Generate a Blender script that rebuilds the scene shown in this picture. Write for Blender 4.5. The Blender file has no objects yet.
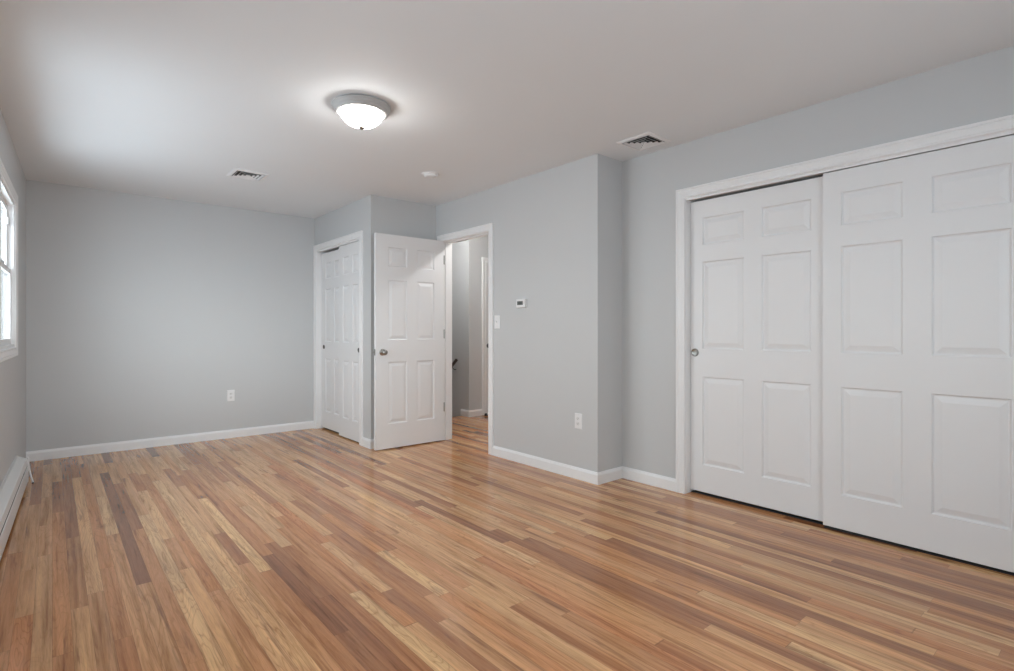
import bpy, bmesh, math, random
from mathutils import Vector, Matrix

# ------------------------------------------------------------------ camera, sky, exposure
SC = bpy.context.scene
COL = SC.collection
R = math.radians

CAM_H = 1.1339
YAW = 40.2
cd = bpy.data.cameras.new('camera')
cam = bpy.data.objects.new('camera', cd)
COL.objects.link(cam)
cam.location = (0, 0, CAM_H)
cam.rotation_euler = (R(90), 0, -R(YAW))
cd.sensor_fit = 'HORIZONTAL'
cd.sensor_width = 36.0
cd.lens = 538.06 / 1014 * 36.0
cd.shift_y = -4.88 / 1014
cd.clip_start = 0.02
SC.camera = cam

SC.view_settings.view_transform = 'Standard'
SC.view_settings.look = 'None'
SC.view_settings.gamma = 1.0
SC.view_settings.use_curve_mapping = False
SC.view_settings.exposure = 0.09
SC.cycles.use_denoising = True
SC.cycles.max_bounces = 14
SC.cycles.diffuse_bounces = 10
SC.cycles.glossy_bounces = 5
SC.cycles.transparent_max_bounces = 12
SC.cycles.sample_clamp_indirect = 8.0
SC.cycles.blur_glossy = 0.5

SKY = 9.8            # overcast daylight outside the windows
LAMP = 38.0            # glowing bowl of the ceiling light
HALL_LAMP = 240.0

world = bpy.data.worlds.new('overcast_sky')
SC.world = world
world.use_nodes = True
wn = world.node_tree
wn.nodes.clear()
w_out = wn.nodes.new('ShaderNodeOutputWorld')
w_bg = wn.nodes.new('ShaderNodeBackground')
w_tc = wn.nodes.new('ShaderNodeTexCoord')
w_sep = wn.nodes.new('ShaderNodeSeparateXYZ')
w_ramp = wn.nodes.new('ShaderNodeValToRGB')
w_map = wn.nodes.new('ShaderNodeMapRange')
w_map.inputs[1].default_value = -1
w_map.inputs[2].default_value = 1
wn.links.new(w_tc.outputs['Generated'], w_sep.inputs[0])
wn.links.new(w_sep.outputs['Z'], w_map.inputs[0])
wn.links.new(w_map.outputs[0], w_ramp.inputs[0])
e = w_ramp.color_ramp.elements
e[0].position = 0.40
e[0].color = (0.57, 0.63, 0.71, 1)
e[1].position = 0.56
e[1].color = (0.91, 0.97, 1.04, 1)
# glow added low in the sky to brighten the far wall
FILL_DIR = Vector((-0.01, -1.0, 0.085)).normalized()
FILL_GLOW = 4.2
w_nrm = wn.nodes.new('ShaderNodeVectorMath')
w_nrm.operation = 'NORMALIZE'
w_dot = wn.nodes.new('ShaderNodeVectorMath')
w_dot.operation = 'DOT_PRODUCT'
w_dot.inputs[1].default_value = FILL_DIR
w_pow = wn.nodes.new('ShaderNodeMath')
w_pow.operation = 'POWER'
w_pow.use_clamp = True
w_pow.inputs[1].default_value = 110.0
w_mad = wn.nodes.new('ShaderNodeMath')
w_mad.operation = 'MULTIPLY_ADD'
w_mad.inputs[1].default_value = FILL_GLOW * SKY
w_mad.inputs[2].default_value = SKY
w_max = wn.nodes.new('ShaderNodeMath')
w_max.operation = 'MAXIMUM'
w_max.inputs[1].default_value = 0.0
wn.links.new(w_tc.outputs['Generated'], w_nrm.inputs[0])
wn.links.new(w_nrm.outputs[0], w_dot.inputs[0])
wn.links.new(w_dot.outputs['Value'], w_max.inputs[0])
wn.links.new(w_max.outputs[0], w_pow.inputs[0])
wn.links.new(w_pow.outputs[0], w_mad.inputs[0])
wn.links.new(w_mad.outputs[0], w_bg.inputs[1])
wn.links.new(w_ramp.outputs[0], w_bg.inputs[0])
wn.links.new(w_bg.outputs[0], w_out.inputs[0])

# ------------------------------------------------------------------ plan of the room (metres)
ZC = 2.44
XL, YF = -0.174, 6.2379          # far left corner
LA = R(1.76)                     # the window wall runs slightly off the floorboards
XC, YC = 2.3377, 4.7913          # closet corner
XD, YD = 3.0728, 2.6005          # doorway wall and its outer corner
XR = 3.3632                      # wall with the wide closet
YN = -0.75                       # near wall, behind the camera
TH = 0.12
L_DIR = Vector((-math.sin(LA), -math.cos(LA), 0))
L_NRM = Vector((math.cos(LA), -math.sin(LA), 0))
L_ORG = Vector((XL, YF, 0))


def LW(s, n, z):                 # window wall: s from the far corner, n into the room
    return L_ORG + L_DIR * s + L_NRM * n + Vector((0, 0, z))


# window openings on the window wall
WZ0, WZ1 = 1.02, 2.035
W1 = (1.075, 2.05)
W2 = (2.19, 3.165)
WREV = 0.13
W4 = (4.55, 5.25)                 # narrow unseen window beside the camera, added to let in fill light
W3, W5 = (0.30, 1.25), (1.37, 2.10)                 # unseen windows added behind the camera for fill light (x range)
NW = lambda u, n, z: Vector((u, YN + n, z))


# light portals: they give off nothing, they only guide the sky light in through the openings
for a, b, F_, N_ in ((*W1, LW, L_NRM), (*W2, LW, L_NRM), (*W4, LW, L_NRM), (*W3, NW, Vector((0, 1, 0))), (*W5, NW, Vector((0, 1, 0)))):
    ld = bpy.data.lights.new('window_portal', 'AREA')
    ld.shape = 'RECTANGLE'
    ld.size, ld.size_y = b - a, WZ1 - WZ0
    ld.cycles.is_portal = True
    lo = bpy.data.objects.new('window_portal', ld)
    COL.objects.link(lo)
    lo.matrix_world = Matrix.Translation(F_((a + b) / 2, -WREV - 0.01, (WZ0 + WZ1) / 2)) @ \
        N_.to_track_quat('-Z', 'Z').to_matrix().to_4x4()

# ------------------------------------------------------------------ materials
def mat(name, col, rough=0.6, metal=0.0, spec=0.5, noise=0.0, nscale=30.0, bump=0.0, bscale=200.0, coat=0.0):
    m = bpy.data.materials.new(name)
    m.use_nodes = True
    nt = m.node_tree
    b = nt.nodes['Principled BSDF']
    b.inputs['Base Color'].default_value = (*col, 1)
    b.inputs['Roughness'].default_value = rough
    b.inputs['Metallic'].default_value = metal
    b.inputs['Specular IOR Level'].default_value = spec
    b.inputs['Coat Weight'].default_value = coat
    tc = nt.nodes.new('ShaderNodeTexCoord')
    if noise > 0:
        n = nt.nodes.new('ShaderNodeTexNoise')
        n.inputs['Scale'].default_value = nscale
        n.inputs['Detail'].default_value = 4
        mx = nt.nodes.new('ShaderNodeMix')
        mx.data_type = 'RGBA'
        mx.inputs[6].default_value = (*[c * (1 - noise) for c in col], 1)
        mx.inputs[7].default_value = (*[min(1, c * (1 + noise)) for c in col], 1)
        nt.links.new(tc.outputs['Object'], n.inputs['Vector'])
        nt.links.new(n.outputs[0], mx.inputs[0])
        nt.links.new(mx.outputs[2], b.inputs['Base Color'])
    if bump > 0:
        n2 = nt.nodes.new('ShaderNodeTexNoise')
        n2.inputs['Scale'].default_value = bscale
        n2.inputs['Detail'].default_value = 3
        bp = nt.nodes.new('ShaderNodeBump')
        bp.inputs['Strength'].default_value = bump
        bp.inputs['Distance'].default_value = 0.002
        nt.links.new(tc.outputs['Object'], n2.inputs['Vector'])
        nt.links.new(n2.outputs[0], bp.inputs['Height'])
        nt.links.new(bp.outputs[0], b.inputs['Normal'])
    return m


M_WALL = mat('grey_wall_paint', (0.580, 0.592, 0.598), 0.5, spec=0.5, noise=0.012, nscale=3, bump=0.06, bscale=260)
M_CEIL = mat('flat_ceiling_paint', (0.80, 0.83, 0.85), 0.75, spec=0.2, noise=0.015, nscale=2.2, bump=0.08, bscale=180)
M_TRIM = mat('white_trim_paint', (0.84, 0.845, 0.85), 0.38, spec=0.45, noise=0.006, nscale=6)
M_DOOR = mat('white_door_paint', (0.805, 0.812, 0.822), 0.42, spec=0.45, noise=0.006, nscale=6, bump=0.05, bscale=120)
M_PLASTIC = mat('white_plastic', (0.83, 0.835, 0.84), 0.35, noise=0.005, nscale=20)
M_HEATER = mat('white_enamelled_steel', (0.76, 0.765, 0.76), 0.35, noise=0.01, nscale=8)
M_NICKEL = mat('brushed_nickel', (0.33, 0.325, 0.31), 0.28, metal=1.0, noise=0.05, nscale=60)
M_PAN = mat('satin_nickel_pan', (0.50, 0.50, 0.495), 0.6, metal=0.35, noise=0.03, nscale=50)
M_DARKMETAL = mat('dark_aged_nickel', (0.10, 0.097, 0.094), 0.45, metal=0.4, noise=0.08, nscale=80)
M_CHROME = mat('polished_chrome', (0.72, 0.72, 0.72), 0.14, metal=1.0, noise=0.02, nscale=50)
M_BLACK = mat('black_rubber', (0.015, 0.015, 0.016), 0.6, noise=0.1, nscale=40)
M_DUCT_SHADE = mat('dark_duct_and_gap_shade', (0.035, 0.035, 0.037), 0.8, noise=0.1, nscale=20)  # also colours the strips standing in for shade under the closet doors
M_LCD = mat('grey_display', (0.10, 0.11, 0.105), 0.3, noise=0.05, nscale=60)
M_DIGIT = mat('dark_digits', (0.02, 0.02, 0.02), 0.5, noise=0.05, nscale=60)
M_RAIL = mat('dark_stained_rail', (0.035, 0.022, 0.016), 0.35, noise=0.15, nscale=40)
M_SLOT = mat('outlet_slot', (0.10, 0.10, 0.10), 0.6, noise=0.05, nscale=40)
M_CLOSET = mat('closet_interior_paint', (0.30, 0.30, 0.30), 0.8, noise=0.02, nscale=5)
M_VINYL = mat('white_vinyl', (0.82, 0.825, 0.83), 0.35, noise=0.005, nscale=9)


def glow(name, col, strength):
    m = bpy.data.materials.new(name)
    m.use_nodes = True
    nt = m.node_tree
    b = nt.nodes['Principled BSDF']
    b.inputs['Base Color'].default_value = (0.9, 0.9, 0.88, 1)
    b.inputs['Roughness'].default_value = 0.35
    b.inputs['Emission Color'].default_value = (*col, 1)
    tc = nt.nodes.new('ShaderNodeTexCoord')
    n = nt.nodes.new('ShaderNodeTexNoise')
    n.inputs['Scale'].default_value = 9
    mr = nt.nodes.new('ShaderNodeMapRange')
    mr.inputs[3].default_value = strength * 0.92
    mr.inputs[4].default_value = strength * 1.08
    nt.links.new(tc.outputs['Object'], n.inputs['Vector'])
    nt.links.new(n.outputs[0], mr.inputs[0])
    nt.links.new(mr.outputs[0], b.inputs['Emission Strength'])
    return m


M_BOWL = glow('lit_frosted_glass', (1.0, 0.985, 0.96), LAMP)
M_HALLBOWL = glow('lit_hall_glass', (1.0, 0.99, 0.97), HALL_LAMP)


def glass():
    m = bpy.data.materials.new('window_glass')
    m.use_nodes = True
    nt = m.node_tree
    nt.nodes.clear()
    o = nt.nodes.new('ShaderNodeOutputMaterial')
    t = nt.nodes.new('ShaderNodeBsdfTransparent')
    t.inputs[0].default_value = (0.93, 0.95, 0.94, 1)
    g = nt.nodes.new('ShaderNodeBsdfGlossy')
    g.inputs['Roughness'].default_value = 0.02
    lw = nt.nodes.new('ShaderNodeLayerWeight')      # Schlick reflectance, the same on both faces of the pane
    p5 = nt.nodes.new('ShaderNodeMath')
    p5.operation = 'POWER'
    p5.inputs[1].default_value = 5.0
    f = nt.nodes.new('ShaderNodeMath')
    f.operation = 'MULTIPLY_ADD'
    f.inputs[1].default_value = 0.96
    f.inputs[2].default_value = 0.04
    nt.links.new(lw.outputs['Facing'], p5.inputs[0])
    nt.links.new(p5.outputs[0], f.inputs[0])
    mx = nt.nodes.new('ShaderNodeMixShader')
    nt.links.new(f.outputs[0], mx.inputs[0])
    nt.links.new(t.outputs[0], mx.inputs[1])
    nt.links.new(g.outputs[0], mx.inputs[2])
    nt.links.new(mx.outputs[0], o.inputs[0])
    return m


M_GLASS = glass()


def floor_material():
    m = bpy.data.materials.new('oak_strip_flooring')
    m.use_nodes = True
    nt = m.node_tree
    N, L = nt.nodes, nt.links
    b = N['Principled BSDF']

    def math_(op, a, c=None, d=None):
        n = N.new('ShaderNodeMath')
        n.operation = op
        for k, v in enumerate((a, c, d)):
            if v is None:
                continue
            if isinstance(v, (int, float)):
                n.inputs[k].default_value = v
            else:
                L.new(v, n.inputs[k])
        return n.outputs[0]

    def comb(x, y, z=0.0):
        n = N.new('ShaderNodeCombineXYZ')
        for k, v in enumerate((x, y, z)):
            if isinstance(v, (int, float)):
                n.inputs[k].default_value = v
            else:
                L.new(v, n.inputs[k])
        return n.outputs[0]

    def white(vec):
        n = N.new('ShaderNodeTexWhiteNoise')
        n.noise_dimensions = '3D'
        L.new(vec, n.inputs['Vector'])
        return n.outputs['Value'], n.outputs['Color']

    def noise(vec, scale=1.0, detail=4.0, rough=0.55, dist=0.0):
        n = N.new('ShaderNodeTexNoise')
        n.inputs['Scale'].default_value = scale
        n.inputs['Detail'].default_value = detail
        n.inputs['Roughness'].default_value = rough
        n.inputs['Distortion'].default_value = dist
        L.new(vec, n.inputs['Vector'])
        return n.outputs[0]

    def ramp(fac, stops, interp='LINEAR'):
        n = N.new('ShaderNodeValToRGB')
        n.color_ramp.interpolation = interp
        els = n.color_ramp.elements
        while len(els) < len(stops):
            els.new(0.5)
        for el, (p, c) in zip(els, stops):
            el.position = p
            el.color = (*c, 1)
        L.new(fac, n.inputs[0])
        return n.outputs[0]

    def mix(fac, a, c, mode='MIX'):
        n = N.new('ShaderNodeMix')
        n.data_type = 'RGBA'
        n.blend_type = mode
        for k, v in ((0, fac), (6, a), (7, c)):
            if isinstance(v, (int, float)):
                n.inputs[k].default_value = v
            elif isinstance(v, tuple):
                n.inputs[k].default_value = (*v, 1)
            else:
                L.new(v, n.inputs[k])
        return n.outputs[2]

    def srgb(r, g, bb):
        f = lambda v: ((v / 255 + 0.055) / 1.055) ** 2.4 if v > 10 else v / 255 / 12.92
        return (f(r), f(g), f(bb))

    tc = N.new('ShaderNodeTexCoord')
    sp = N.new('ShaderNodeSeparateXYZ')
    L.new(tc.outputs['Object'], sp.inputs[0])
    X, Y = sp.outputs['X'], sp.outputs['Y']
    BW = 0.0572
    u = math_('DIVIDE', X, BW)
    row = math_('FLOOR', u)
    fu = math_('FRACT', u)
    r1, rc = white(comb(row, 3.7, 1.3))
    rs = N.new('ShaderNodeSeparateColor')
    L.new(rc, rs.inputs[0])
    ln = math_('MULTIPLY_ADD', rs.outputs[0], 1.0, 0.75)
    v = math_('ADD', math_('DIVIDE', Y, ln), math_('MULTIPLY', rs.outputs[1], 17.0))
    # uneven lengths along a row
    v = math_('ADD', v, math_('MULTIPLY', math_('SINE', math_('MULTIPLY', v, 2.4)), 0.28))
    vi = math_('FLOOR', v)
    fv = math_('FRACT', v)
    pid, pc = white(comb(row, vi, 0.5))
    ps = N.new('ShaderNodeSeparateColor')
    L.new(pc, ps.inputs[0])
    base = ramp(pid, [
        (0.00, srgb(142, 98, 72)), (0.07, srgb(160, 114, 84)), (0.20, srgb(182, 131, 94)),
        (0.36, srgb(198, 152, 112)), (0.50, srgb(205, 163, 121)), (0.62, srgb(190, 136, 96)),
        (0.76, srgb(207, 165, 124)), (0.92, srgb(218, 180, 136)), (1.00, srgb(186, 124, 86))])
    tone = ramp(ps.outputs[2], [(0.0, (0.95, 0.93, 0.92)), (0.35, (1.0, 1.0, 1.0)), (0.7, (1.03, 0.98, 0.93)), (1.0, (0.97, 0.99, 1.02))])
    base = mix(1.0, base, tone, 'MULTIPLY')
    # long grain, every board with its own figure
    off = math_('MULTIPLY', pid, 37.0)
    gx = math_('MULTIPLY_ADD', X, 1.0, off)
    grain = noise(comb(math_('MULTIPLY', gx, 52.0), math_('MULTIPLY', Y, 2.0), off), 1.0, 6.0, 0.66, 0.8)
    band = noise(comb(math_('MULTIPLY', gx, 30.0), math_('MULTIPLY', Y, 0.9), math_('ADD', off, 4.0)), 1.0, 3.0, 0.5, 0.5)
    fine = noise(comb(math_('MULTIPLY', gx, 420.0), math_('MULTIPLY', Y, 14.0), off), 1.0, 3.0, 0.6, 0.0)
    wob = noise(comb(math_('MULTIPLY', gx, 12.0), math_('MULTIPLY', Y, 1.3), off), 1.0, 2.0, 0.45, 0.5)
    cath = math_('ABSOLUTE', math_('SINE', math_('MULTIPLY', wob, 58.0)))
    c1 = ramp(grain, [(0.30, (0.50, 0.41, 0.34)), (0.44, (0.86, 0.82, 0.78)), (0.55, (1.0, 1.0, 1.0)), (0.70, (1.17, 1.17, 1.16))])
    col = mix(0.9, base, c1, 'MULTIPLY')
    cb_ = ramp(band, [(0.32, (0.66, 0.57, 0.50)), (0.47, (0.98, 0.97, 0.96)), (0.70, (1.12, 1.12, 1.11))])
    col = mix(0.8, col, cb_, 'MULTIPLY')
    c2 = ramp(cath, [(0.0, (0.62, 0.50, 0.41)), (0.30, (0.90, 0.86, 0.83)), (0.6, (1.02, 1.02, 1.02))])
    fig = ramp(ps.outputs[0], [(0.40, (0.06, 0.06, 0.06)), (0.85, (0.62, 0.62, 0.62))])
    col = mix(fig, col, c2, 'MULTIPLY')
    c3 = ramp(fine, [(0.30, (0.78, 0.75, 0.72)), (0.55, (1.03, 1.03, 1.03))])
    col = mix(0.6, col, c3, 'MULTIPLY')
    # mineral streaks and knots
    streak = noise(comb(math_('MULTIPLY', gx, 21.0), math_('MULTIPLY', Y, 1.5), 5.0), 1.0, 4.0, 0.6, 0.9)
    col = mix(ramp(streak, [(0.58, (0, 0, 0)), (0.70, (0.66, 0.66, 0.66))]), col, srgb(112, 72, 52))
    kn = N.new('ShaderNodeTexVoronoi')
    kn.inputs['Scale'].default_value = 1.0
    L.new(comb(math_('MULTIPLY', X, 3.4), math_('MULTIPLY', Y, 1.5), 0.0), kn.inputs['Vector'])
    kd = math_('ADD', kn.outputs['Distance'], math_('MULTIPLY', math_('SUBTRACT', grain, 0.5), 0.12))
    col = mix(ramp(kd, [(0.02, (0.85, 0.85, 0.85)), (0.05, (0.35, 0.35, 0.35)), (0.11, (0, 0, 0))]), col, srgb(74, 44, 30))
    # seams
    eu = math_('MINIMUM', fu, math_('SUBTRACT', 1.0, fu))
    seam = math_('LESS_THAN', eu, 0.013)
    ev = math_('MULTIPLY', math_('MINIMUM', fv, math_('SUBTRACT', 1.0, fv)), ln)
    seam = math_('MAXIMUM', seam, math_('LESS_THAN', ev, 0.0010))
    col = mix(math_('MULTIPLY', seam, 0.42), col, srgb(84, 52, 36))
    hs = N.new('ShaderNodeHueSaturation')
    hs.inputs['Saturation'].default_value = 1.04
    hs.inputs['Value'].default_value = 1.10
    L.new(col, hs.inputs['Color'])
    L.new(hs.outputs[0], b.inputs['Base Color'])
    rr = noise(comb(math_('MULTIPLY', X, 5.0), math_('MULTIPLY', Y, 2.0), 0.0), 1.0, 3.0)
    L.new(math_('MULTIPLY_ADD', rr, 0.10, 0.09), b.inputs['Roughness'])
    b.inputs['Specular IOR Level'].default_value = 0.55
    bp = N.new('ShaderNodeBump')
    bp.inputs['Strength'].default_value = 0.16
    bp.inputs['Distance'].default_value = 0.0012
    cup = math_('MULTIPLY', math_('MULTIPLY', eu, eu), 1.6)
    hgt = math_('ADD', math_('MULTIPLY', math_('SUBTRACT', 1.0, seam), 0.4), math_('MULTIPLY', grain, 0.22))
    hgt = math_('ADD', hgt, cup)
    hgt = math_('ADD', hgt, math_('MULTIPLY', pid, 0.3))
    L.new(hgt, bp.inputs['Height'])
    L.new(bp.outputs[0], b.inputs['Normal'])
    return m


M_FLOOR = floor_material()


# ------------------------------------------------------------------ mesh helpers
def link(name, bm, m, parent=None, smooth=False):
    bmesh.ops.recalc_face_normals(bm, faces=bm.faces)
    me = bpy.data.meshes.new(name)
    bm.to_mesh(me)
    bm.free()
    me.materials.append(m)
    if smooth:
        for p in me.polygons:
            p.use_smooth = True
    o = bpy.data.objects.new(name, me)
    COL.objects.link(o)
    if parent is not None:
        o.parent = parent
        o.matrix_parent_inverse = parent.matrix_basis.inverted()
    return o


def tag(o, label, cat, group=None, kind=None):
    o['label'] = label
    o['category'] = cat
    if group:
        o['group'] = group
    if kind:
        o['kind'] = kind
    return o


def empty(name, loc, rz=0.0):
    o = bpy.data.objects.new(name, None)
    COL.objects.link(o)
    o.location = loc
    o.rotation_euler = (0, 0, rz)
    o.empty_display_size = 0.05
    return o


ID = lambda x, y, z: Vector((x, y, z))


def box(bm, a, c, T=ID, bev=0.0):
    (x0, y0, z0), (x1, y1, z1) = a, c
    vs = [bm.verts.new(T(x, y, z)) for x in (x0, x1) for y in (y0, y1) for z in (z0, z1)]
    fs = []
    for q in ((0, 1, 3, 2), (4, 6, 7, 5), (0, 4, 5, 1), (2, 3, 7, 6), (0, 2, 6, 4), (1, 5, 7, 3)):
        fs.append(bm.faces.new([vs[i] for i in q]))
    if bev > 0:
        es = list({e_ for f in fs for e_ in f.edges})
        bmesh.ops.bevel(bm, geom=es, offset=bev, segments=2, affect='EDGES', profile=0.6)


def lathe(bm, prof, T=ID, n=40, cap=False):
    """prof: (radius, z) around local z"""
    rings = []
    for r, z in prof:
        if r < 1e-6:
            rings.append([bm.verts.new(T(0, 0, z))])
        else:
            rings.append([bm.verts.new(T(r * math.cos(2 * math.pi * k / n), r * math.sin(2 * math.pi * k / n), z)) for k in range(n)])
    for A, B in zip(rings, rings[1:]):
        for k in range(n):
            j = (k + 1) % n
            if len(A) == 1 and len(B) == 1:
                continue
            if len(A) == 1:
                bm.faces.new((A[0], B[k], B[j]))
            elif len(B) == 1:
                bm.faces.new((A[k], A[j], B[0]))
            else:
                bm.faces.new((A[k], A[j], B[j], B[k]))


def tube(bm, pts, r, n=12):
    pts = [Vector(p) for p in pts]
    rings = []
    for i, p in enumerate(pts):
        d = (pts[min(i + 1, len(pts) - 1)] - pts[max(i - 1, 0)]).normalized()
        up = Vector((0, 0, 1)) if abs(d.z) < 0.9 else Vector((1, 0, 0))
        a = d.cross(up).normalized()
        c = d.cross(a).normalized()
        rings.append([bm.verts.new(p + a * r * math.cos(2 * math.pi * k / n) + c * r * math.sin(2 * math.pi * k / n)) for k in range(n)])
    for A, B in zip(rings, rings[1:]):
        for k in range(n):
            j = (k + 1) % n
            bm.faces.new((A[k], A[j], B[j], B[k]))
    bm.faces.new(rings[0])
    bm.faces.new(rings[-1])


def wall_panel(bm, u0, u1, z0, z1, t0, t1, holes, T):
    """slab in (u, t, z) with rectangular openings"""
    us = sorted({u0, u1, *[h[0] for h in holes], *[h[1] for h in holes]})
    zs = sorted({z0, z1, *[max(z0, h[2]) for h in holes], *[h[3] for h in holes]})

    def solid(i, j):
        if not (0 <= i < len(us) - 1 and 0 <= j < len(zs) - 1):
            return False
        cu, cz = (us[i] + us[i + 1]) / 2, (zs[j] + zs[j + 1]) / 2
        return not any(h[0] < cu < h[1] and h[2] < cz < h[3] for h in holes)
    V = {}

    def vv(i, j, k):
        if (i, j, k) not in V:
            V[(i, j, k)] = bm.verts.new(T(us[i], (t0, t1)[k], zs[j]))
        return V[(i, j, k)]
    for i in range(len(us) - 1):
        for j in range(len(zs) - 1):
            if not solid(i, j):
                continue
            for k in (0, 1):
                bm.faces.new([vv(i, j, k), vv(i + 1, j, k), vv(i + 1, j + 1, k), vv(i, j + 1, k)])
            if not solid(i - 1, j):
                bm.faces.new([vv(i, j, 0), vv(i, j + 1, 0), vv(i, j + 1, 1), vv(i, j, 1)])
            if not solid(i + 1, j):
                bm.faces.new([vv(i + 1, j, 0), vv(i + 1, j + 1, 0), vv(i + 1, j + 1, 1), vv(i + 1, j, 1)])
            if not solid(i, j - 1):
                bm.faces.new([vv(i, j, 0), vv(i + 1, j, 0), vv(i + 1, j, 1), vv(i, j, 1)])
            if not solid(i, j + 1):
                bm.faces.new([vv(i, j + 1, 0), vv(i + 1, j + 1, 0), vv(i + 1, j + 1, 1), vv(i, j + 1, 1)])


def strip(bm, prof, p0, p1, nrm, m0=0.0, m1=0.0):
    """skirting profile (out, z) swept from p0 to p1; m = mitre (+1 lengthens with depth, -1 shortens)"""
    p0, p1, nrm = Vector(p0), Vector(p1), Vector(nrm)
    d = (p1 - p0).normalized()
    A = [bm.verts.new(p0 + nrm * o - d * o * m0 + Vector((0, 0, z))) for o, z in prof]
    B = [bm.verts.new(p1 + nrm * o + d * o * m1 + Vector((0, 0, z))) for o, z in prof]
    n = len(prof)
    for k in range(n):
        j = (k + 1) % n
        bm.faces.new((A[k], A[j], B[j], B[k]))
    bm.faces.new(A)
    bm.faces.new(B)


CASING = [(0, 0), (0, .010), (.003, .0125), (.010, .0135), (.015, .0095), (.022, .0105), (.038, .0155),
          (.045, .0165), (.049, .0135), (.053, .0175), (.062, .018), (.065, .016), (.065, 0)]


def casing(bm, u0, u1, z1, T, z0=None):
    """moulded casing round an opening; T(u, n, z); z0=None gives an open-bottom door casing"""
    loops = []
    for w, t in CASING:
        if z0 is None:
            c = [(u0 - w, 0), (u0 - w, z1 + w), (u1 + w, z1 + w), (u1 + w, 0)]
        else:
            c = [(u0 - w, z0 - w), (u0 - w, z1 + w), (u1 + w, z1 + w), (u1 + w, z0 - w)]
        loops.append([bm.verts.new(T(u, t, z)) for u, z in c])
    n = len(loops)
    for a in range(n):
        A, B = loops[a], loops[(a + 1) % n]
        for k in range(3 if z0 is None else 4):
            j = (k + 1) % 4
            bm.faces.new((A[k], A[j], B[j], B[k]))
    if z0 is None:
        bm.faces.new([l[0] for l in loops])
        bm.faces.new([l[3] for l in loops])


def six_panel(bm, w, h, t, cols, rows, T, both=True):
    """moulded six panel slab: u 0..w, depth 0 (front) .. t, z 0..h"""
    us = sorted({0, w, *[x for c in cols for x in c]})
    zs = sorted({0, h, *[x for r in rows for x in r]})
    prof = [(.000, .0), (.003, .0070), (.008, .0105), (.013, .0105), (.040, .0022), (.043, .0016)]

    def face(front):
        V = {}

        def P(u, z, d):
            return T(u, d if front else t - d, z)

        def vv(i, j):
            if (i, j) not in V:
                V[(i, j)] = bm.verts.new(P(us[i], zs[j], 0))
            return V[(i, j)]
        for i in range(len(us) - 1):
            for j in range(len(zs) - 1):
                a, b_, c, d_ = us[i], us[i + 1], zs[j], zs[j + 1]
                corner = [vv(i, j), vv(i + 1, j), vv(i + 1, j + 1), vv(i, j + 1)]
                if (a, b_) in [tuple(x) for x in cols] and (c, d_) in [tuple(x) for x in rows]:
                    prev = corner
                    for ins, dep in prof[1:]:
                        cur = [bm.verts.new(P(u_, z_, dep)) for u_, z_ in
                               ((a + ins, c + ins), (b_ - ins, c + ins), (b_ - ins, d_ - ins), (a + ins, d_ - ins))]
                        for k in range(4):
                            q = (k + 1) % 4
                            bm.faces.new((prev[k], prev[q], cur[q], cur[k]))
                        prev = cur
                    bm.faces.new(prev)
                else:
                    bm.faces.new(corner)
        return V
    F = face(True)
    B = face(False)
    nu, nz = len(us), len(zs)
    for i in range(nu - 1):
        for j in (0, nz - 1):
            bm.faces.new((F[(i, j)], F[(i + 1, j)], B[(i + 1, j)], B[(i, j)]))
    for j in range(nz - 1):
        for i in (0, nu - 1):
            bm.faces.new((F[(i, j)], F[(i, j + 1)], B[(i, j + 1)], B[(i, j)]))


def structure(name, bm, m, label=None, cat=None):
    o = link(name, bm, m)
    o['kind'] = 'structure'
    if label:
        o['label'] = label
        o['category'] = cat
    return o


# ------------------------------------------------------------------ room shell
HX1, HY0, HY1 = 5.75, YD + TH, 5.717        # hallway beyond the doorway
STAIR_Y = 5.86
WALLX = 4.178                               # wall beside the stairs

bm = bmesh.new()
for a, c in (((-0.75, YN - TH, -0.12), (XD + TH, YF + TH, 0)),
             ((XD + TH, YN - TH, -0.12), (4.25, YD + TH, 0)),
             ((XD + TH, YD + TH, -0.12), (WALLX + TH, STAIR_Y, 0)),
             ((WALLX + TH, YD + TH, -0.12), (HX1 + TH, HY1 + TH, 0))):
    box(bm, a, c)
structure('floor', bm, M_FLOOR, 'glossy oak strip floor in mixed tan and brown boards', 'floor')

bm = bmesh.new()
box(bm, (-0.9, YN - TH, ZC), (HX1 + TH, 8.6, ZC + 0.12))
structure('ceiling', bm, M_CEIL, 'flat pale ceiling over the whole room', 'ceiling')

TX = lambda x0: (lambda u, t, z: Vector((x0 + t, u, z)))     # wall in a plane of constant x
TY = lambda y0: (lambda u, t, z: Vector((u, y0 + t, z)))     # wall in a plane of constant y


def wall(name, u0, u1, T, holes=(), t0=0.0, t1=TH, m=None, z0=0.0, label='plain grey painted wall'):
    b_ = bmesh.new()
    wall_panel(b_, u0, u1, z0, ZC, t0, t1, holes, T)
    return structure(name, b_, m or M_WALL, label, 'wall')


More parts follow.
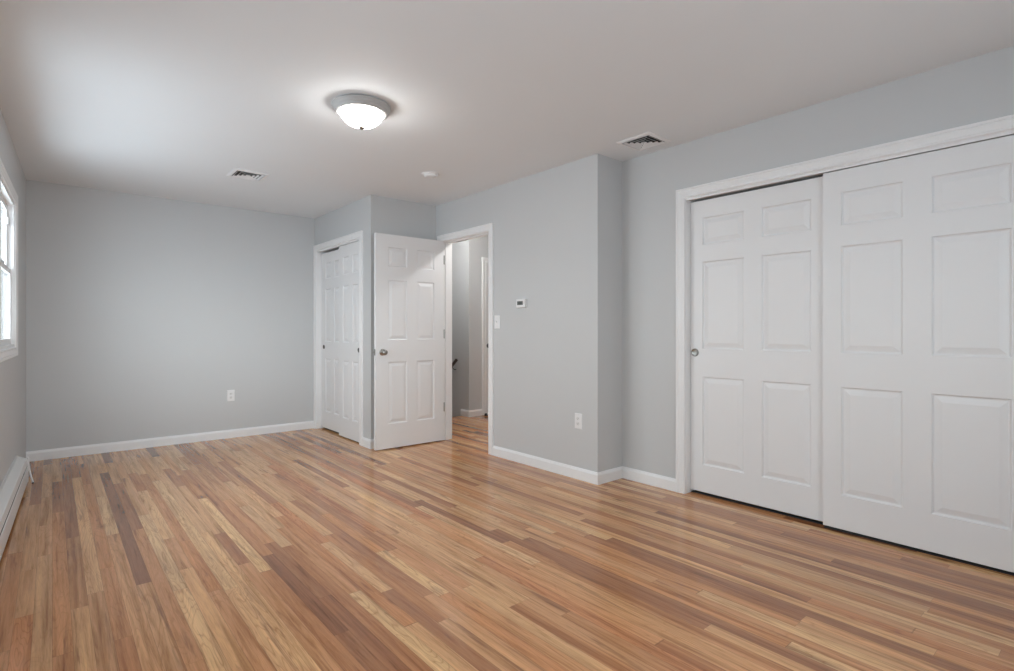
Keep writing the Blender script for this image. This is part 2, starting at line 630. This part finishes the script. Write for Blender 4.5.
wall('wall_left', -0.02, 7.1, lambda u, t, z: LW(u, t, z), [(W1[0], W1[1], WZ0, WZ1), (W2[0], W2[1], WZ0, WZ1), (W4[0], W4[1], WZ0, WZ1)], -0.16, 0.0,
     label='grey wall with the white window on the left')
wall('wall_far', XL - 0.2, XC + TH, TY(YF), label='grey wall at the far end, with one outlet')
wall('wall_near', -0.75, 4.2, TY(YN - TH), [(W3[0], W3[1], WZ0, WZ1), (W5[0], W5[1], WZ0, WZ1)], label='grey wall behind the camera')
C1A, C1B, CZ = 5.03, 6.168, 2.052           # far closet opening
wall('wall_closet', YC, YF, TX(XC), [(C1A - .018, C1B + .018, -1, CZ + .018)], label='grey wall around the narrow far closet')
wall('wall_alcove', XC + TH, XD + TH, TY(YC), label='grey wall behind the open door')
D0, D1, DZ = 3.893, 4.68, 2.048              # doorway
wall('wall_doorway', YD, YC, TX(XD), [(D0 - .018, D1 + .018, -1, DZ + .018)], label='grey wall with the open doorway, switch and thermostat')
wall('wall_return', XD + TH, HX1 + TH, TY(YD), label='short grey return wall at the outer corner')
RA, RB = 0.252, 2.056                       # wide closet opening
wall('wall_right', YN - TH, YD, TX(XR), [(RA - .018, RB + .018, -1, CZ + .018)], label='grey wall around the wide closet on the right')

# closet interiors
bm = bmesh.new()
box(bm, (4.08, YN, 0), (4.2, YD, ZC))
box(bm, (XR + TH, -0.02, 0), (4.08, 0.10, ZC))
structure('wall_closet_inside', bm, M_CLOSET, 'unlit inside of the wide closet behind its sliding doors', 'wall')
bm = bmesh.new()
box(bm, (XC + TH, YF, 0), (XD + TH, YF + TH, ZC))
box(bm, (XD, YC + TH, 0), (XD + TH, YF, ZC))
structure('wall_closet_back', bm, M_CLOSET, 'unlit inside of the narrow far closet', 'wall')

# hallway
HD0, HD1 = 4.458, 5.22                      # hallway door opening
wall('wall_hall_far', WALLX, HX1 + TH, TY(HY1), [(HD0 - .018, HD1 + .018, -1, DZ + .018)], label='grey hallway wall beside the stairs')
wall('wall_hall_right', HY0, HY1, TX(HX1), label='grey wall at the far side of the hallway')
wall('wall_stair', HY1 + TH, 8.6, TX(WALLX), z0=-2.6, label='grey wall running down beside the stairs')
bm = bmesh.new()
box(bm, (XD, YF + TH, 0), (XD + TH, 8.6, ZC))
box(bm, (XD, STAIR_Y - .1, -2.6), (XD + TH, 8.6, 0))
box(bm, (XD + TH, STAIR_Y - .1, -2.6), (WALLX, STAIR_Y, -.12))
box(bm, (XD, STAIR_Y - .1, -2.7), (WALLX + TH, 8.6, -2.6))
box(bm, (XD + TH, 8.48, -2.6), (WALLX, 8.6, ZC))
structure('wall_stair_end', bm, M_WALL, 'grey wall closing the stairwell', 'wall')
bm = bmesh.new()
for k in range(11):
    box(bm, (XD + TH, STAIR_Y + 0.25 * k, -0.19 * (k + 1) - 0.12), (WALLX, STAIR_Y + 0.25 * (k + 1) + 0.02, -0.19 * (k + 1)))
structure('trim_stairs', bm, M_FLOOR, 'oak stair treads going down past the doorway', 'stairs')

# ------------------------------------------------------------------ baseboards
BB = [(0, 0), (.014, 0), (.014, .066), (.0125, .072), (.009, .078), (.006, .087), (0, .087)]


def baseboard(name, segs, label):
    b_ = bmesh.new()
    for s in segs:
        strip(b_, BB, *s)
    return structure(name, b_, M_TRIM, label, 'baseboard')


CW = 0.065
X_, Y_ = Vector((1, 0, 0)), Vector((0, 1, 0))
baseboard('baseboard_far', [((XL, YF, 0), (XC, YF, 0), -Y_, 0, -1)], 'white baseboard along the far wall')
baseboard('baseboard_closet', [((XC, YC, 0), (XC, C1A - CW, 0), -X_, 1, 0)], 'short white baseboard at the closet corner')
baseboard('baseboard_alcove', [((XC, YC, 0), (XD, YC, 0), -Y_, 1, -1)], 'white baseboard behind the open door')
baseboard('baseboard_doorway', [((XD, YD, 0), (XD, D0 - CW, 0), -X_, 1, 0)], 'white baseboard between doorway and outer corner')
baseboard('baseboard_return', [((XD, YD, 0), (XR, YD, 0), -Y_, 1, -1)], 'short white baseboard on the return wall')
baseboard('baseboard_right', [((XR, RB + CW, 0), (XR, YD, 0), -X_, 0, -1)], 'short white baseboard left of the wide closet')
baseboard('baseboard_hall', [((WALLX, HY1, 0), (HD0 - CW, HY1, 0), -Y_, 1, 0), ((WALLX, HY1, 0), (WALLX, STAIR_Y + .03, 0), -X_, 1, 0),
                             ((XD + TH, HY0, 0), (HX1, HY0, 0), Y_, -1, -1)], 'white baseboard on the hallway wall')


# ------------------------------------------------------------------ door casings and jambs
def door_trim(name, u0, u1, z1, T, depth, label, stop=None, both=False):
    b_ = bmesh.new()
    casing(b_, u0 - .003, u1 + .003, z1 + .003, T)
    o = structure(name, b_, M_TRIM, label, 'trim')
    b_ = bmesh.new()
    for a, c in (((u0 - .018, -depth, 0), (u0, 0.0005, z1 + .018)), ((u1, -depth, 0), (u1 + .018, 0.0005, z1 + .018)),
                 ((u0, -depth, z1), (u1, 0.0005, z1 + .018))):
        box(b_, a, c, T)
    if stop:
        s0, s1 = stop
        for a, c in (((u0, s0, 0), (u0 + .011, s1, z1)), ((u1 - .011, s0, 0), (u1, s1, z1)), ((u0 + .011, s0, z1 - .011), (u1 - .011, s1, z1))):
            box(b_, a, c, T)
    link('jamb', b_, M_TRIM, o)
    if both:
        b_ = bmesh.new()
        casing(b_, u0 - .003, u1 + .003, z1 + .003, lambda u, n, z: T(u, -depth - n, z))
        link('casing', b_, M_TRIM, o)
    return o


NX = lambda x0: (lambda u, n, z: Vector((x0 - n, u, z)))     # n points out of the wall towards -x
NY = lambda y0: (lambda u, n, z: Vector((u, y0 - n, z)))

door_trim('trim_1', D0, D1, DZ, NX(XD), TH, 'white moulded casing and jamb of the open doorway', stop=(-0.085, -0.04), both=True)
t2 = door_trim('trim_2', RA, RB, CZ, NX(XR), TH, 'white moulded casing around the wide closet')
t3 = door_trim('trim_3', C1A, C1B, CZ, NX(XC), TH, 'white casing around the narrow far closet')
door_trim('trim_4', HD0, HD1, DZ, NY(HY1), TH, 'white casing of the hallway door', stop=(-0.07, -0.04))
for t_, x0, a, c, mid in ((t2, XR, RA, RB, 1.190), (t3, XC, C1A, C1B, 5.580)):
    b_ = bmesh.new()
    box(b_, (x0 + .004, a, CZ - .014), (x0 + .010, c, CZ))
    box(b_, (x0 + .010, a, CZ - .004), (x0 + .112, c, CZ))
    link('door_track', b_, M_TRIM, t_)
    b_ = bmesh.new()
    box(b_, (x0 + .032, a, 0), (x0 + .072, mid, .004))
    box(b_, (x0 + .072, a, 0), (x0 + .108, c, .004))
    link('gap_shade_strip', b_, M_DUCT_SHADE, t_)  # dark strips added to draw the shade line under the sliding doors

# ------------------------------------------------------------------ doors
ROWS = [(.192, .799), (.990, 1.590), (1.706, 1.893)]


def pull(parent, T, r, m, name='flush_pull'):
    b_ = bmesh.new()
    lathe(b_, [(0, .0006), (r * .60, .0006), (r * .70, .0014), (r * .78, .0048), (r * .86, .0062), (r * .95, .0052), (r, .0030), (r * 1.01, -.001)], T, 36)
    return link(name, b_, m, parent, True)


def slider(name, x, y_lo, y_hi, z0, z1, cols, label, pull_y, pull_z, pm, pr=.028):
    b_ = bmesh.new()
    w = y_hi - y_lo
    T = lambda u, d, z: Vector((x + d, y_lo + u, z0 + z))
    rows = [(a + .018 - z0, c + .018 - z0) for a, c in ROWS]
    six_panel(b_, w, z1 - z0, .034, [(a - y_lo, c - y_lo) for a, c in cols], rows, T)
    o = structure(name, b_, M_DOOR, label, 'door')
    if pull_y is not None:
        pull(o, lambda a, c, n: Vector((x - n, pull_y + a, pull_z + c)), pr, pm)
    return o


slider('door_1', XR + .020, RA + .004, 1.190, .019, 2.036, [(.394, .690), (.811, 1.096)],
       'white six panel sliding closet door nearest the right edge of the photo', None, 0, None)
slider('door_2', XR + .057, 1.152, RB - .003, .024, 2.030, [(1.267, 1.557), (1.670, 1.961)],
       'white six panel sliding closet door with a round pull at its left edge', 2.018, .982, M_NICKEL)
slider('door_3', XC + .014, C1A + .003, 5.580, .012, 2.036, [(5.112, 5.245), (5.335, 5.478)],
       'front sliding door of the narrow far closet, nearer the open door', 5.085, .938, M_DARKMETAL, .024)
slider('door_4', XC + .049, 5.555, C1B - .003, .022, 2.022, [(5.665, 5.795), (5.885, 6.045)],
       'rear sliding door of the narrow far closet, beside the far wall', 6.085, .947, M_DARKMETAL, .024)


def knob_shape(b_, T):
    lathe(b_, [(.000, 0), (.031, 0), (.032, .003), (.029, .007), (.016, .010), (.0115, .014), (.0115, .028), (.017, .033),
               (.0255, .041), (.0275, .050), (.0255, .058), (.018, .0635), (.008, .0655), (0, .066)], T, 32)


# the open swing door
DX0, DX1, DY = 2.312, 3.068, 4.640
b_ = bmesh.new()
DROWS = [(.232, .824), (1.033, 1.606), (1.735, 1.920)]
six_panel(b_, DX1 - DX0, 2.040, .035, [(2.440 - DX0, 2.645 - DX0), (2.755 - DX0, 2.957 - DX0)], DROWS,
          lambda u, d, z: Vector((DX0 + u, DY + d, .012 + z)))
door5 = structure('door_5', b_, M_DOOR, 'white six panel door standing open into the room with a round knob', 'door')
KX, KZ = 2.380, .930
b_ = bmesh.new()
knob_shape(b_, lambda a, c, n: Vector((KX + a, DY - n, KZ + c)))
k_ = link('knob', b_, M_NICKEL, door5, True)
k_['label'] = 'round satin nickel door knob'
b_ = bmesh.new()
knob_shape(b_, lambda a, c, n: Vector((KX - a, DY + .035 + n, KZ + c)))
link('knob', b_, M_NICKEL, door5, True)
b_ = bmesh.new()
box(b_, (DX0 - .0015, DY + .005, KZ - .029), (DX0 + .001, DY + .030, KZ + .029))
box(b_, (DX0 - .012, DY + .011, KZ - .008), (DX0 - .001, DY + .024, KZ + .008), bev=.002)
link('latch_plate', b_, M_NICKEL, door5)
for hz in (.35, 1.10, 1.86):
    b_ = bmesh.new()
    lathe(b_, [(0, -.047), (.003, -.047), (.0046, -.044), (.0046, .044), (.003, .047), (0, .047)],
          lambda a, c, n: Vector((DX1 + .010 + a, DY + .002 + c, hz + n)), 14)
    box(b_, (DX1 + .004, DY + .002, hz - .044), (DX1 + .010, DY + .0045, hz + .044))
    link('hinge', b_, M_NICKEL, door5)

# the hallway door
b_ = bmesh.new()
six_panel(b_, HD1 - HD0 - .006, 2.030, .035, [(.115, .325), (.431, .641)], DROWS,
          lambda u, d, z: Vector((HD0 + .003 + u, HY1 + .002 + d, .012 + z)))
door6 = structure('door_6', b_, M_DOOR, 'white hallway door glimpsed past the right side of the doorway', 'door')
b_ = bmesh.new()
knob_shape(b_, lambda a, c, n: Vector((HD0 + .045 + a, HY1 + .002 - n, .93 + c)))
link('knob', b_, M_DARKMETAL, door6, True)

# ------------------------------------------------------------------ windows
b_ = bmesh.new()
casing(b_, W1[0], W2[1], WZ1, LW, WZ0)
structure('trim_5', b_, M_TRIM, 'white casing around the window on the left wall', 'trim')
b_ = bmesh.new()
box(b_, (W1[1] - .002, -.02, WZ0 - .001), (W2[0] + .002, .0135, WZ1 - .005), LW, .002)
structure('trim_6', b_, M_TRIM, 'white mullion between the two window units', 'trim')


def window(name, a, c, label, LW=LW):
    b_ = bmesh.new()
    f = .018
    for p, q in (((a, -WREV, WZ0), (a + f, .001, WZ1)), ((c - f, -WREV, WZ0), (c, .001, WZ1)),
                 ((a + f, -WREV, WZ1 - f), (c - f, .001, WZ1)), ((a + f, -WREV, WZ0), (c - f, .001, WZ0 + f))):
        box(b_, p, q, LW)
    fr = structure(name, b_, M_VINYL, label, 'window')
    zm = (WZ0 + WZ1) / 2 + .02
    for nm, z0, z1, n0, n1 in (('lower_sash', WZ0 + f, zm + .018, -.034, -.016), ('upper_sash', zm - .018, WZ1 - f, -.054, -.036)):
        b_ = bmesh.new()
        st = .034
        a2, c2 = a + f, c - f
        for p, q in (((a2, n0, z0), (a2 + st, n1, z1)), ((c2 - st, n0, z0), (c2, n1, z1)),
                     ((a2 + st, n0, z0), (c2 - st, n1, z0 + .040)), ((a2 + st, n0, z1 - .036), (c2 - st, n1, z1))):
            box(b_, p, q, LW)
        s_ = link(nm, b_, M_VINYL, fr)
        b_ = bmesh.new()
        nm_ = (n0 + n1) / 2
        box(b_, (a2 + st - .004, nm_ - .002, z0 + .036), (c2 - st + .004, nm_ + .002, z1 - .032), LW)
        link('pane', b_, M_GLASS, s_)
    for sx in (a + .055, c - .055):
        b_ = bmesh.new()
        box(b_, (sx - .016, -.037, zm + .330), (sx + .016, -.024, zm + .375), LW, .003)
        link('vent_stop', b_, M_VINYL, fr)
    b_ = bmesh.new()
    box(b_, ((a + c) / 2 - .03, -.036, zm + .018), ((a + c) / 2 + .03, -.014, zm + .030), LW, .003)
    box(b_, ((a + c) / 2 - .004, -.034, zm + .030), ((a + c) / 2 + .034, -.022, zm + .038), LW, .002)
    link('sash_lock', b_, M_NICKEL, fr)
    return fr


window('window_1', *W1, 'white double hung window on the left wall, unit nearer the far corner')
window('window_2', *W2, 'white double hung window on the left wall, unit nearer the camera')
window('fill_window_5', *W4, 'narrow white double hung fill window added on the left wall, beside the camera')
b_ = bmesh.new()
casing(b_, W4[0], W4[1], WZ1, LW, WZ0)
structure('trim_9', b_, M_TRIM, 'white casing around the added narrow fill window beside the camera', 'trim')
window('fill_window_3', *W3, 'white double hung fill window added behind the camera, unit nearer the corner', NW)
window('fill_window_4', *W5, 'white double hung fill window added behind the camera, unit farther from the corner', NW)
b_ = bmesh.new()
box(b_, (W3[1] - .002, -.02, WZ0 - .001), (W5[0] + .002, .0135, WZ1 - .005), NW, .002)
structure('trim_8', b_, M_TRIM, 'white mullion between the added fill window units behind the camera', 'trim')
b_ = bmesh.new()
casing(b_, W3[0], W5[1], WZ1, NW, WZ0)
structure('trim_7', b_, M_TRIM, 'white casing around the added fill windows behind the camera', 'trim')

# ------------------------------------------------------------------ baseboard heater
HS0, HS1 = 0.93, 6.6
heater = empty('baseboard_heater', LW(HS0, 0, 0))
tag(heater, 'long low white baseboard heater along the floor under the window', 'heater')


def extr(b_, prof, s0, s1):
    A = [b_.verts.new(LW(s0, n, z)) for n, z in prof]
    B = [b_.verts.new(LW(s1, n, z)) for n, z in prof]
    k_n = len(prof)
    for k in range(k_n):
        j = (k + 1) % k_n
        b_.faces.new((A[k], A[j], B[j], B[k]))
    b_.faces.new(A)
    b_.faces.new(B)


b_ = bmesh.new()
extr(b_, [(0.0005, .0), (.005, .0), (.005, .213), (.010, .220), (.010, .223), (.0005, .223)], HS0, HS1)
link('back_panel', b_, M_HEATER, heater)
b_ = bmesh.new()
extr(b_, [(.010, .216), (.052, .192), (.057, .186), (.057, .168), (.0555, .168), (.0555, .185), (.051, .190), (.010, .213)], HS0 + .02, HS1)
link('top_hood', b_, M_HEATER, heater)
b_ = bmesh.new()
extr(b_, [(.052, .184), (.060, .148), (.062, .146), (.062, .150), (.054, .186)], HS0 + .02, HS1)
link('damper', b_, M_HEATER, heater)
b_ = bmesh.new()
extr(b_, [(.058, .030), (.0635, .026), (.0665, .030), (.0665, .130), (.0625, .136), (.061, .134), (.0645, .129), (.0645, .033)], HS0 + .02, HS1)
link('front_panel', b_, M_HEATER, heater)
b_ = bmesh.new()
extr(b_, [(.006, .05), (.052, .05), (.052, .12), (.006, .12)], HS0 + .1, HS1 - .1)
link('fin_element', b_, M_DUCT_SHADE, heater)
b_ = bmesh.new()
extr(b_, [(.0005, .0), (.050, .0), (.064, .020), (.0685, .026), (.0685, .150), (.060, .190), (.053, .196), (.011, .220), (.0005, .224)], HS0, HS0 + .032)
link('end_cap', b_, M_HEATER, heater)

b_ = bmesh.new()
c0 = LW(HS0 - .006, .040, .205)
pts = []
for k in range(25):
    t = k / 24
    s = HS0 - .012 - .006 * math.sin(t * math.pi)
    pts.append(LW(s, .064 + .008 * t + .020 * t ** 2, .200 - .1935 * t))
tube(b_, pts, .0062, 10)
cb = link('cable', b_, M_PLASTIC, None, True)
tag(cb, 'short white cable drooping to the floor at the end of the baseboard heater', 'cable')
b_ = bmesh.new()
tube(b_, [pts[-1] + Vector((0, 0, .004)), pts[-1] + (pts[-1] - pts[-2]).normalized() * .006], .0066, 10)
link('cable_tip', b_, M_BLACK, cb, True)

# ------------------------------------------------------------------ ceiling light
LX, LY = 1.372, 2.932
lamp = empty('ceiling_light', (LX, LY, ZC))
tag(lamp, 'round flush ceiling light with a lit frosted glass bowl and nickel rim', 'ceiling light')
TL = lambda x, y, z: Vector((LX + x, LY + y, z))
b_ = bmesh.new()
lathe(b_, [(.0, ZC - .001), (.158, ZC - .001), (.166, ZC - .006), (.168, ZC - .012), (.164, ZC - .017), (.160, ZC - .019), (.160, ZC - .026), (.155, ZC - .032), (.149, ZC - .035),
           (.149, ZC - .040), (.143, ZC - .047), (.131, ZC - .050), (.123, ZC - .046), (.123, ZC - .02), (0, ZC - .02)], TL, 64)
link('pan', b_, M_PAN, lamp, True)
b_ = bmesh.new()
prof = []
for k in range(15):
    a = k / 14 * math.pi / 2
    prof.append((.120 * math.cos(a) ** 1.05 if k < 14 else 0.0, ZC - .046 - .080 * math.sin(a) ** 1.05))
lathe(b_, prof, TL, 64)
bw = link('glass_bowl', b_, M_BOWL, lamp, True)
bw['label'] = 'glowing frosted white glass bowl'
b_ = bmesh.new()
zb = ZC - .046 - .080
lathe(b_, [(0, zb + .003), (.014, zb + .003), (.019, zb - .001), (.019, zb - .004), (.013, zb - .007), (.008, zb - .009), (.007, zb - .013), (0, zb - .015)], TL, 24)
link('finial', b_, M_NICKEL, lamp, True)

# small lamps on the hallway ceiling; the second, out of view, is added fill
for HLX, HLY, lab in ((3.64, 4.02, 'small round lamp on the hallway ceiling just outside the doorway'),
                      (3.46, 5.40, 'small unseen fill lamp added on the hallway ceiling over the top of the stairs')):
    hl = empty('hall_ceiling_light', (HLX, HLY, ZC))
    tag(hl, lab, 'ceiling light', 'hallway ceiling lights')
    TH_ = lambda x, y, z: Vector((HLX + x, HLY + y, z))
    b_ = bmesh.new()
    lathe(b_, [(.0, ZC - .001), (.075, ZC - .001), (.075, ZC - .012), (.045, ZC - .022), (0, ZC - .022)], TH_, 32)
    link('base', b_, M_PLASTIC, hl, True)
    b_ = bmesh.new()
    lathe(b_, [(.028, ZC - .022), (.045, ZC - .035), (.055, ZC - .055), (.055, ZC - .072), (.045, ZC - .092), (.025, ZC - .105), (0, ZC - .109)], TH_, 32)
    link('globe', b_, M_HALLBOWL, hl, True)


# ------------------------------------------------------------------ ceiling vents
def vent(cx, cy, w, d, label):
    root = empty('ceiling_vent', (cx, cy, ZC))
    tag(root, label, 'vent', 'ceiling vents')
    b_ = bmesh.new()
    T = lambda x, y, z: Vector((cx + x, cy + y, ZC + z))
    o, i = (w / 2, d / 2), (w / 2 - .026, d / 2 - .026)
    rings = []
    for fx, fy, z in ((o[0], o[1], -.0005), (o[0], o[1], -.004), (i[0] + .010, i[1] + .010, -.011), (i[0], i[1], -.011), (i[0], i[1], -.0005)):
        rings.append([b_.verts.new(T(sx * fx, sy * fy, z)) for sx, sy in ((-1, -1), (1, -1), (1, 1), (-1, 1))])
    for A, B in zip(rings, rings[1:]):
        for k in range(4):
            j = (k + 1) % 4
            b_.faces.new((A[k], A[j], B[j], B[k]))
    link('frame', b_, M_PLASTIC, root)
    b_ = bmesh.new()
    box(b_, (-i[0], -i[1], -.0022), (i[0], i[1], -.0008), T)
    link('duct_opening', b_, M_DUCT_SHADE, root)
    # four banks of blades, each throwing outwards to its own side
    b_ = bmesh.new()
    n = 4
    for k in range(n):
        q = (k + .55) / n
        hx, hy = i[0] * q, i[1] * q
        for side in range(4):
            if side in (0, 2):
                s = -1 if side == 0 else 1
                run = (hx * .96, s * hy)
            lo, hi, t = .010, .001, .0012
            thr = .011
            if side == 0:
                p = [(-hx + .002, -hy), (hx - .002, -hy)]
                out = (0, -1)
            elif side == 1:
                p = [(hx, -hy + .002), (hx, hy - .002)]
                out = (1, 0)
            elif side == 2:
                p = [(hx - .002, hy), (-hx + .002, hy)]
                out = (0, 1)
            else:
                p = [(-hx, hy - .002), (-hx, -hy + .002)]
                out = (-1, 0)
            vs = []
            for (px, py) in p:
                for off, z in ((0, -.0025), (thr, -.0108), (thr + .0016, -.0108), (.0016, -.0025)):
                    vs.append(b_.verts.new(T(px + out[0] * (off - .008), py + out[1] * (off - .008), z)))
            A, B = vs[:4], vs[4:]
            for k2 in range(4):
                j2 = (k2 + 1) % 4
                b_.faces.new((A[k2], A[j2], B[j2], B[k2]))
            b_.faces.new(A)
            b_.faces.new(B)
    link('louvers', b_, M_PLASTIC, root)
    return root


vent(1.252, 4.842, .270, .270, 'white square ceiling vent near the far wall')
vent(3.122, 2.228, .268, .268, 'white square ceiling vent near the outer wall corner')

# smoke detector
SX, SY = 2.405, 3.835
sd = empty('smoke_detector', (SX, SY, ZC))
tag(sd, 'small round white smoke detector on the ceiling', 'smoke detector')
TS = lambda x, y, z: Vector((SX + x, SY + y, z))
b_ = bmesh.new()
lathe(b_, [(0, ZC - .0005), (.070, ZC - .0005), (.071, ZC - .003), (.069, ZC - .007), (.060, ZC - .008), (0, ZC - .008)], TS, 48)
link('mounting_base', b_, M_PLASTIC, sd, True)
b_ = bmesh.new()
lathe(b_, [(.054, ZC - .007), (.056, ZC - .013), (.056, ZC - .018), (.051, ZC - .026), (.042, ZC - .030), (.020, ZC - .032), (0, ZC - .032)], TS, 48)
link('cover', b_, M_PLASTIC, sd, True)
b_ = bmesh.new()
lathe(b_, [(0, ZC - .0315), (.009, ZC - .0315), (.009, ZC - .0338), (0, ZC - .034)], lambda x, y, z: TS(x + .018, y - .010, z), 20)
link('test_button', b_, M_HEATER, sd, True)


# ------------------------------------------------------------------ wall plates and thermostat
def plate(b_, u, z, w, h, T, t=.006):
    rings = []
    for ins, n in ((0, .0), (0, .0025), (.0035, t), (.006, t + .0004)):
        rings.append([b_.verts.new(T(u + sx * (w / 2 - ins), n, z + sz * (h / 2 - ins))) for sx, sz in ((-1, -1), (1, -1), (1, 1), (-1, 1))])
    for A, B in zip(rings, rings[1:]):
        for k in range(4):
            j = (k + 1) % 4
            b_.faces.new((A[k], A[j], B[j], B[k]))
    b_.faces.new(rings[-1])
    b_.faces.new(rings[0])


def outlet(name, u, z, T, label):
    root = empty(name, T(u, 0, z))
    tag(root, label, 'outlet', 'wall outlets')
    b_ = bmesh.new()
    plate(b_, u, z, .072, .117, T)
    link('cover_plate', b_, M_PLASTIC, root)
    for dz in (-.0195, .0195):
        b_ = bmesh.new()
        vs = []
        for k in range(28):
            a = 2 * math.pi * k / 28
            vs.append((.0172 * math.cos(a), max(-.0135, min(.0135, .0172 * math.sin(a)))))
        A = [b_.verts.new(T(u + x, .0055, z + dz + y)) for x, y in vs]
        B = [b_.verts.new(T(u + x, .0082, z + dz + y)) for x, y in vs]
        C = [b_.verts.new(T(u + x * .94, .0088, z + dz + y * .94)) for x, y in vs]
        for P, Q in ((A, B), (B, C)):
            for k in range(28):
                j = (k + 1) % 28
                b_.faces.new((P[k], P[j], Q[j], Q[k]))
        b_.faces.new(C)
        s_ = link('socket', b_, M_HEATER, root)
        b_ = bmesh.new()
        for sx, hh in ((-.0065, .0045), (.0065, .0036)):
            box(b_, (u + sx - .0011, .0087, z + dz + .002 - hh), (u + sx + .0011, .0091, z + dz + .002 + hh), T)
        lathe(b_, [(0, .0091), (.0024, .0091), (.0024, .0087)], lambda a, c, n: T(u + a, n, z + dz - .0082 + c), 12)
        link('slots', b_, M_SLOT, s_)
    return root


outlet('wall_outlet', 1.443, .447, NY(YF), 'white duplex outlet low on the far wall')
outlet('wall_outlet', 2.789, .443, NX(XD), 'white duplex outlet low on the wall near the outer corner')

sw = empty('light_switch', (XD, 3.772, 1.212))
tag(sw, 'white light switch plate beside the open doorway', 'light switch')
T = NX(XD)
b_ = bmesh.new()
plate(b_, 3.772, 1.212, .074, .120, T)
link('cover_plate', b_, M_PLASTIC, sw)
b_ = bmesh.new()
u, z = 3.772, 1.212
A = [b_.verts.new(T(u + x, n, z + y)) for x, y, n in ((-.005, -.012, .006), (.005, -.012, .006), (.005, .012, .006), (-.005, .012, .006))]
B = [b_.verts.new(T(u + x, n, z + y)) for x, y, n in ((-.004, .000, .015), (.004, .000, .015), (.004, .011, .018), (-.004, .011, .018))]
for k in range(4):
    j = (k + 1) % 4
    b_.faces.new((A[k], A[j], B[j], B[k]))
b_.faces.new(B)
link('toggle', b_, M_HEATER, sw)

th = empty('thermostat', (XD, 3.428, 1.367))
tag(th, 'small white wall thermostat with a dark display right of the doorway', 'thermostat')
b_ = bmesh.new()
box(b_, (3.428 - .056, .0005, 1.367 - .036), (3.428 + .056, .026, 1.367 + .036), T, .004)
link('body', b_, M_PLASTIC, th)
b_ = bmesh.new()
box(b_, (3.428 - .030, .0255, 1.367 - .014), (3.428 + .042, .0268, 1.367 + .018), T)
scr = link('display', b_, M_LCD, th)
scr['label'] = 'small dark grey display'
b_ = bmesh.new()
SEG = {'7': 'abc', '0': 'abcdef'}


def digit(b_, u, z, h, on):
    w, t = h * .5, h * .11
    pos = {'a': (0, h / 2, 1), 'g': (0, 0, 1), 'd': (0, -h / 2, 1), 'b': (-w / 2, h / 4, 0), 'c': (-w / 2, -h / 4, 0), 'f': (w / 2, h / 4, 0), 'e': (w / 2, -h / 4, 0)}
    for s in on:
        x, y, hor = pos[s]
        dx, dz = (w / 2, t / 2) if hor else (t / 2, h / 4)
        box(b_, (u + x - dx, .0266, z + y - dz), (u + x + dx, .0271, z + y + dz), T)


digit(b_, 3.449, 1.369, .020, 'abc')
digit(b_, 3.431, 1.369, .020, 'abcdef')
link('digits', b_, M_DIGIT, scr)
for k in range(2):
    b_ = bmesh.new()
    box(b_, (3.428 - .050, .0255, 1.367 - .012 + .016 * k), (3.428 - .038, .0285, 1.367 - .002 + .016 * k), T, .0012)
    link('button', b_, M_HEATER, th)

# ------------------------------------------------------------------ hallway bits
b_ = bmesh.new()
hx = WALLX - .055
r0 = Vector((hx, 5.935, .735))
rd = Vector((0, 1, -.80)).normalized()
tube(b_, [r0 - rd * .012, r0 + rd * 2.6], .021, 16)
hr = link('handrail', b_, M_RAIL, None)
tag(hr, 'dark wooden stair handrail seen through the doorway', 'handrail')
for d_ in (.10, 1.2, 2.4):
    b_ = bmesh.new()
    p = r0 + rd * d_
    tube(b_, [(hx, p.y, p.z - .018), (hx + .004, p.y, p.z - .05), (hx + .03, p.y, p.z - .065), (WALLX, p.y, p.z - .065)], .006, 8)
    link('bracket', b_, M_DARKMETAL, hr)

b_ = bmesh.new()
lathe(b_, [(0, 0), (.024, 0), (.025, .004), (.022, .022), (.018, .032), (0, .034)], lambda x, y, z: Vector((4.415 + x, 5.655 + y, z)), 20)
ds = link('door_stop', b_, M_BLACK, None, True)
tag(ds, 'small black rubber door stop on the hallway floor', 'door stop')
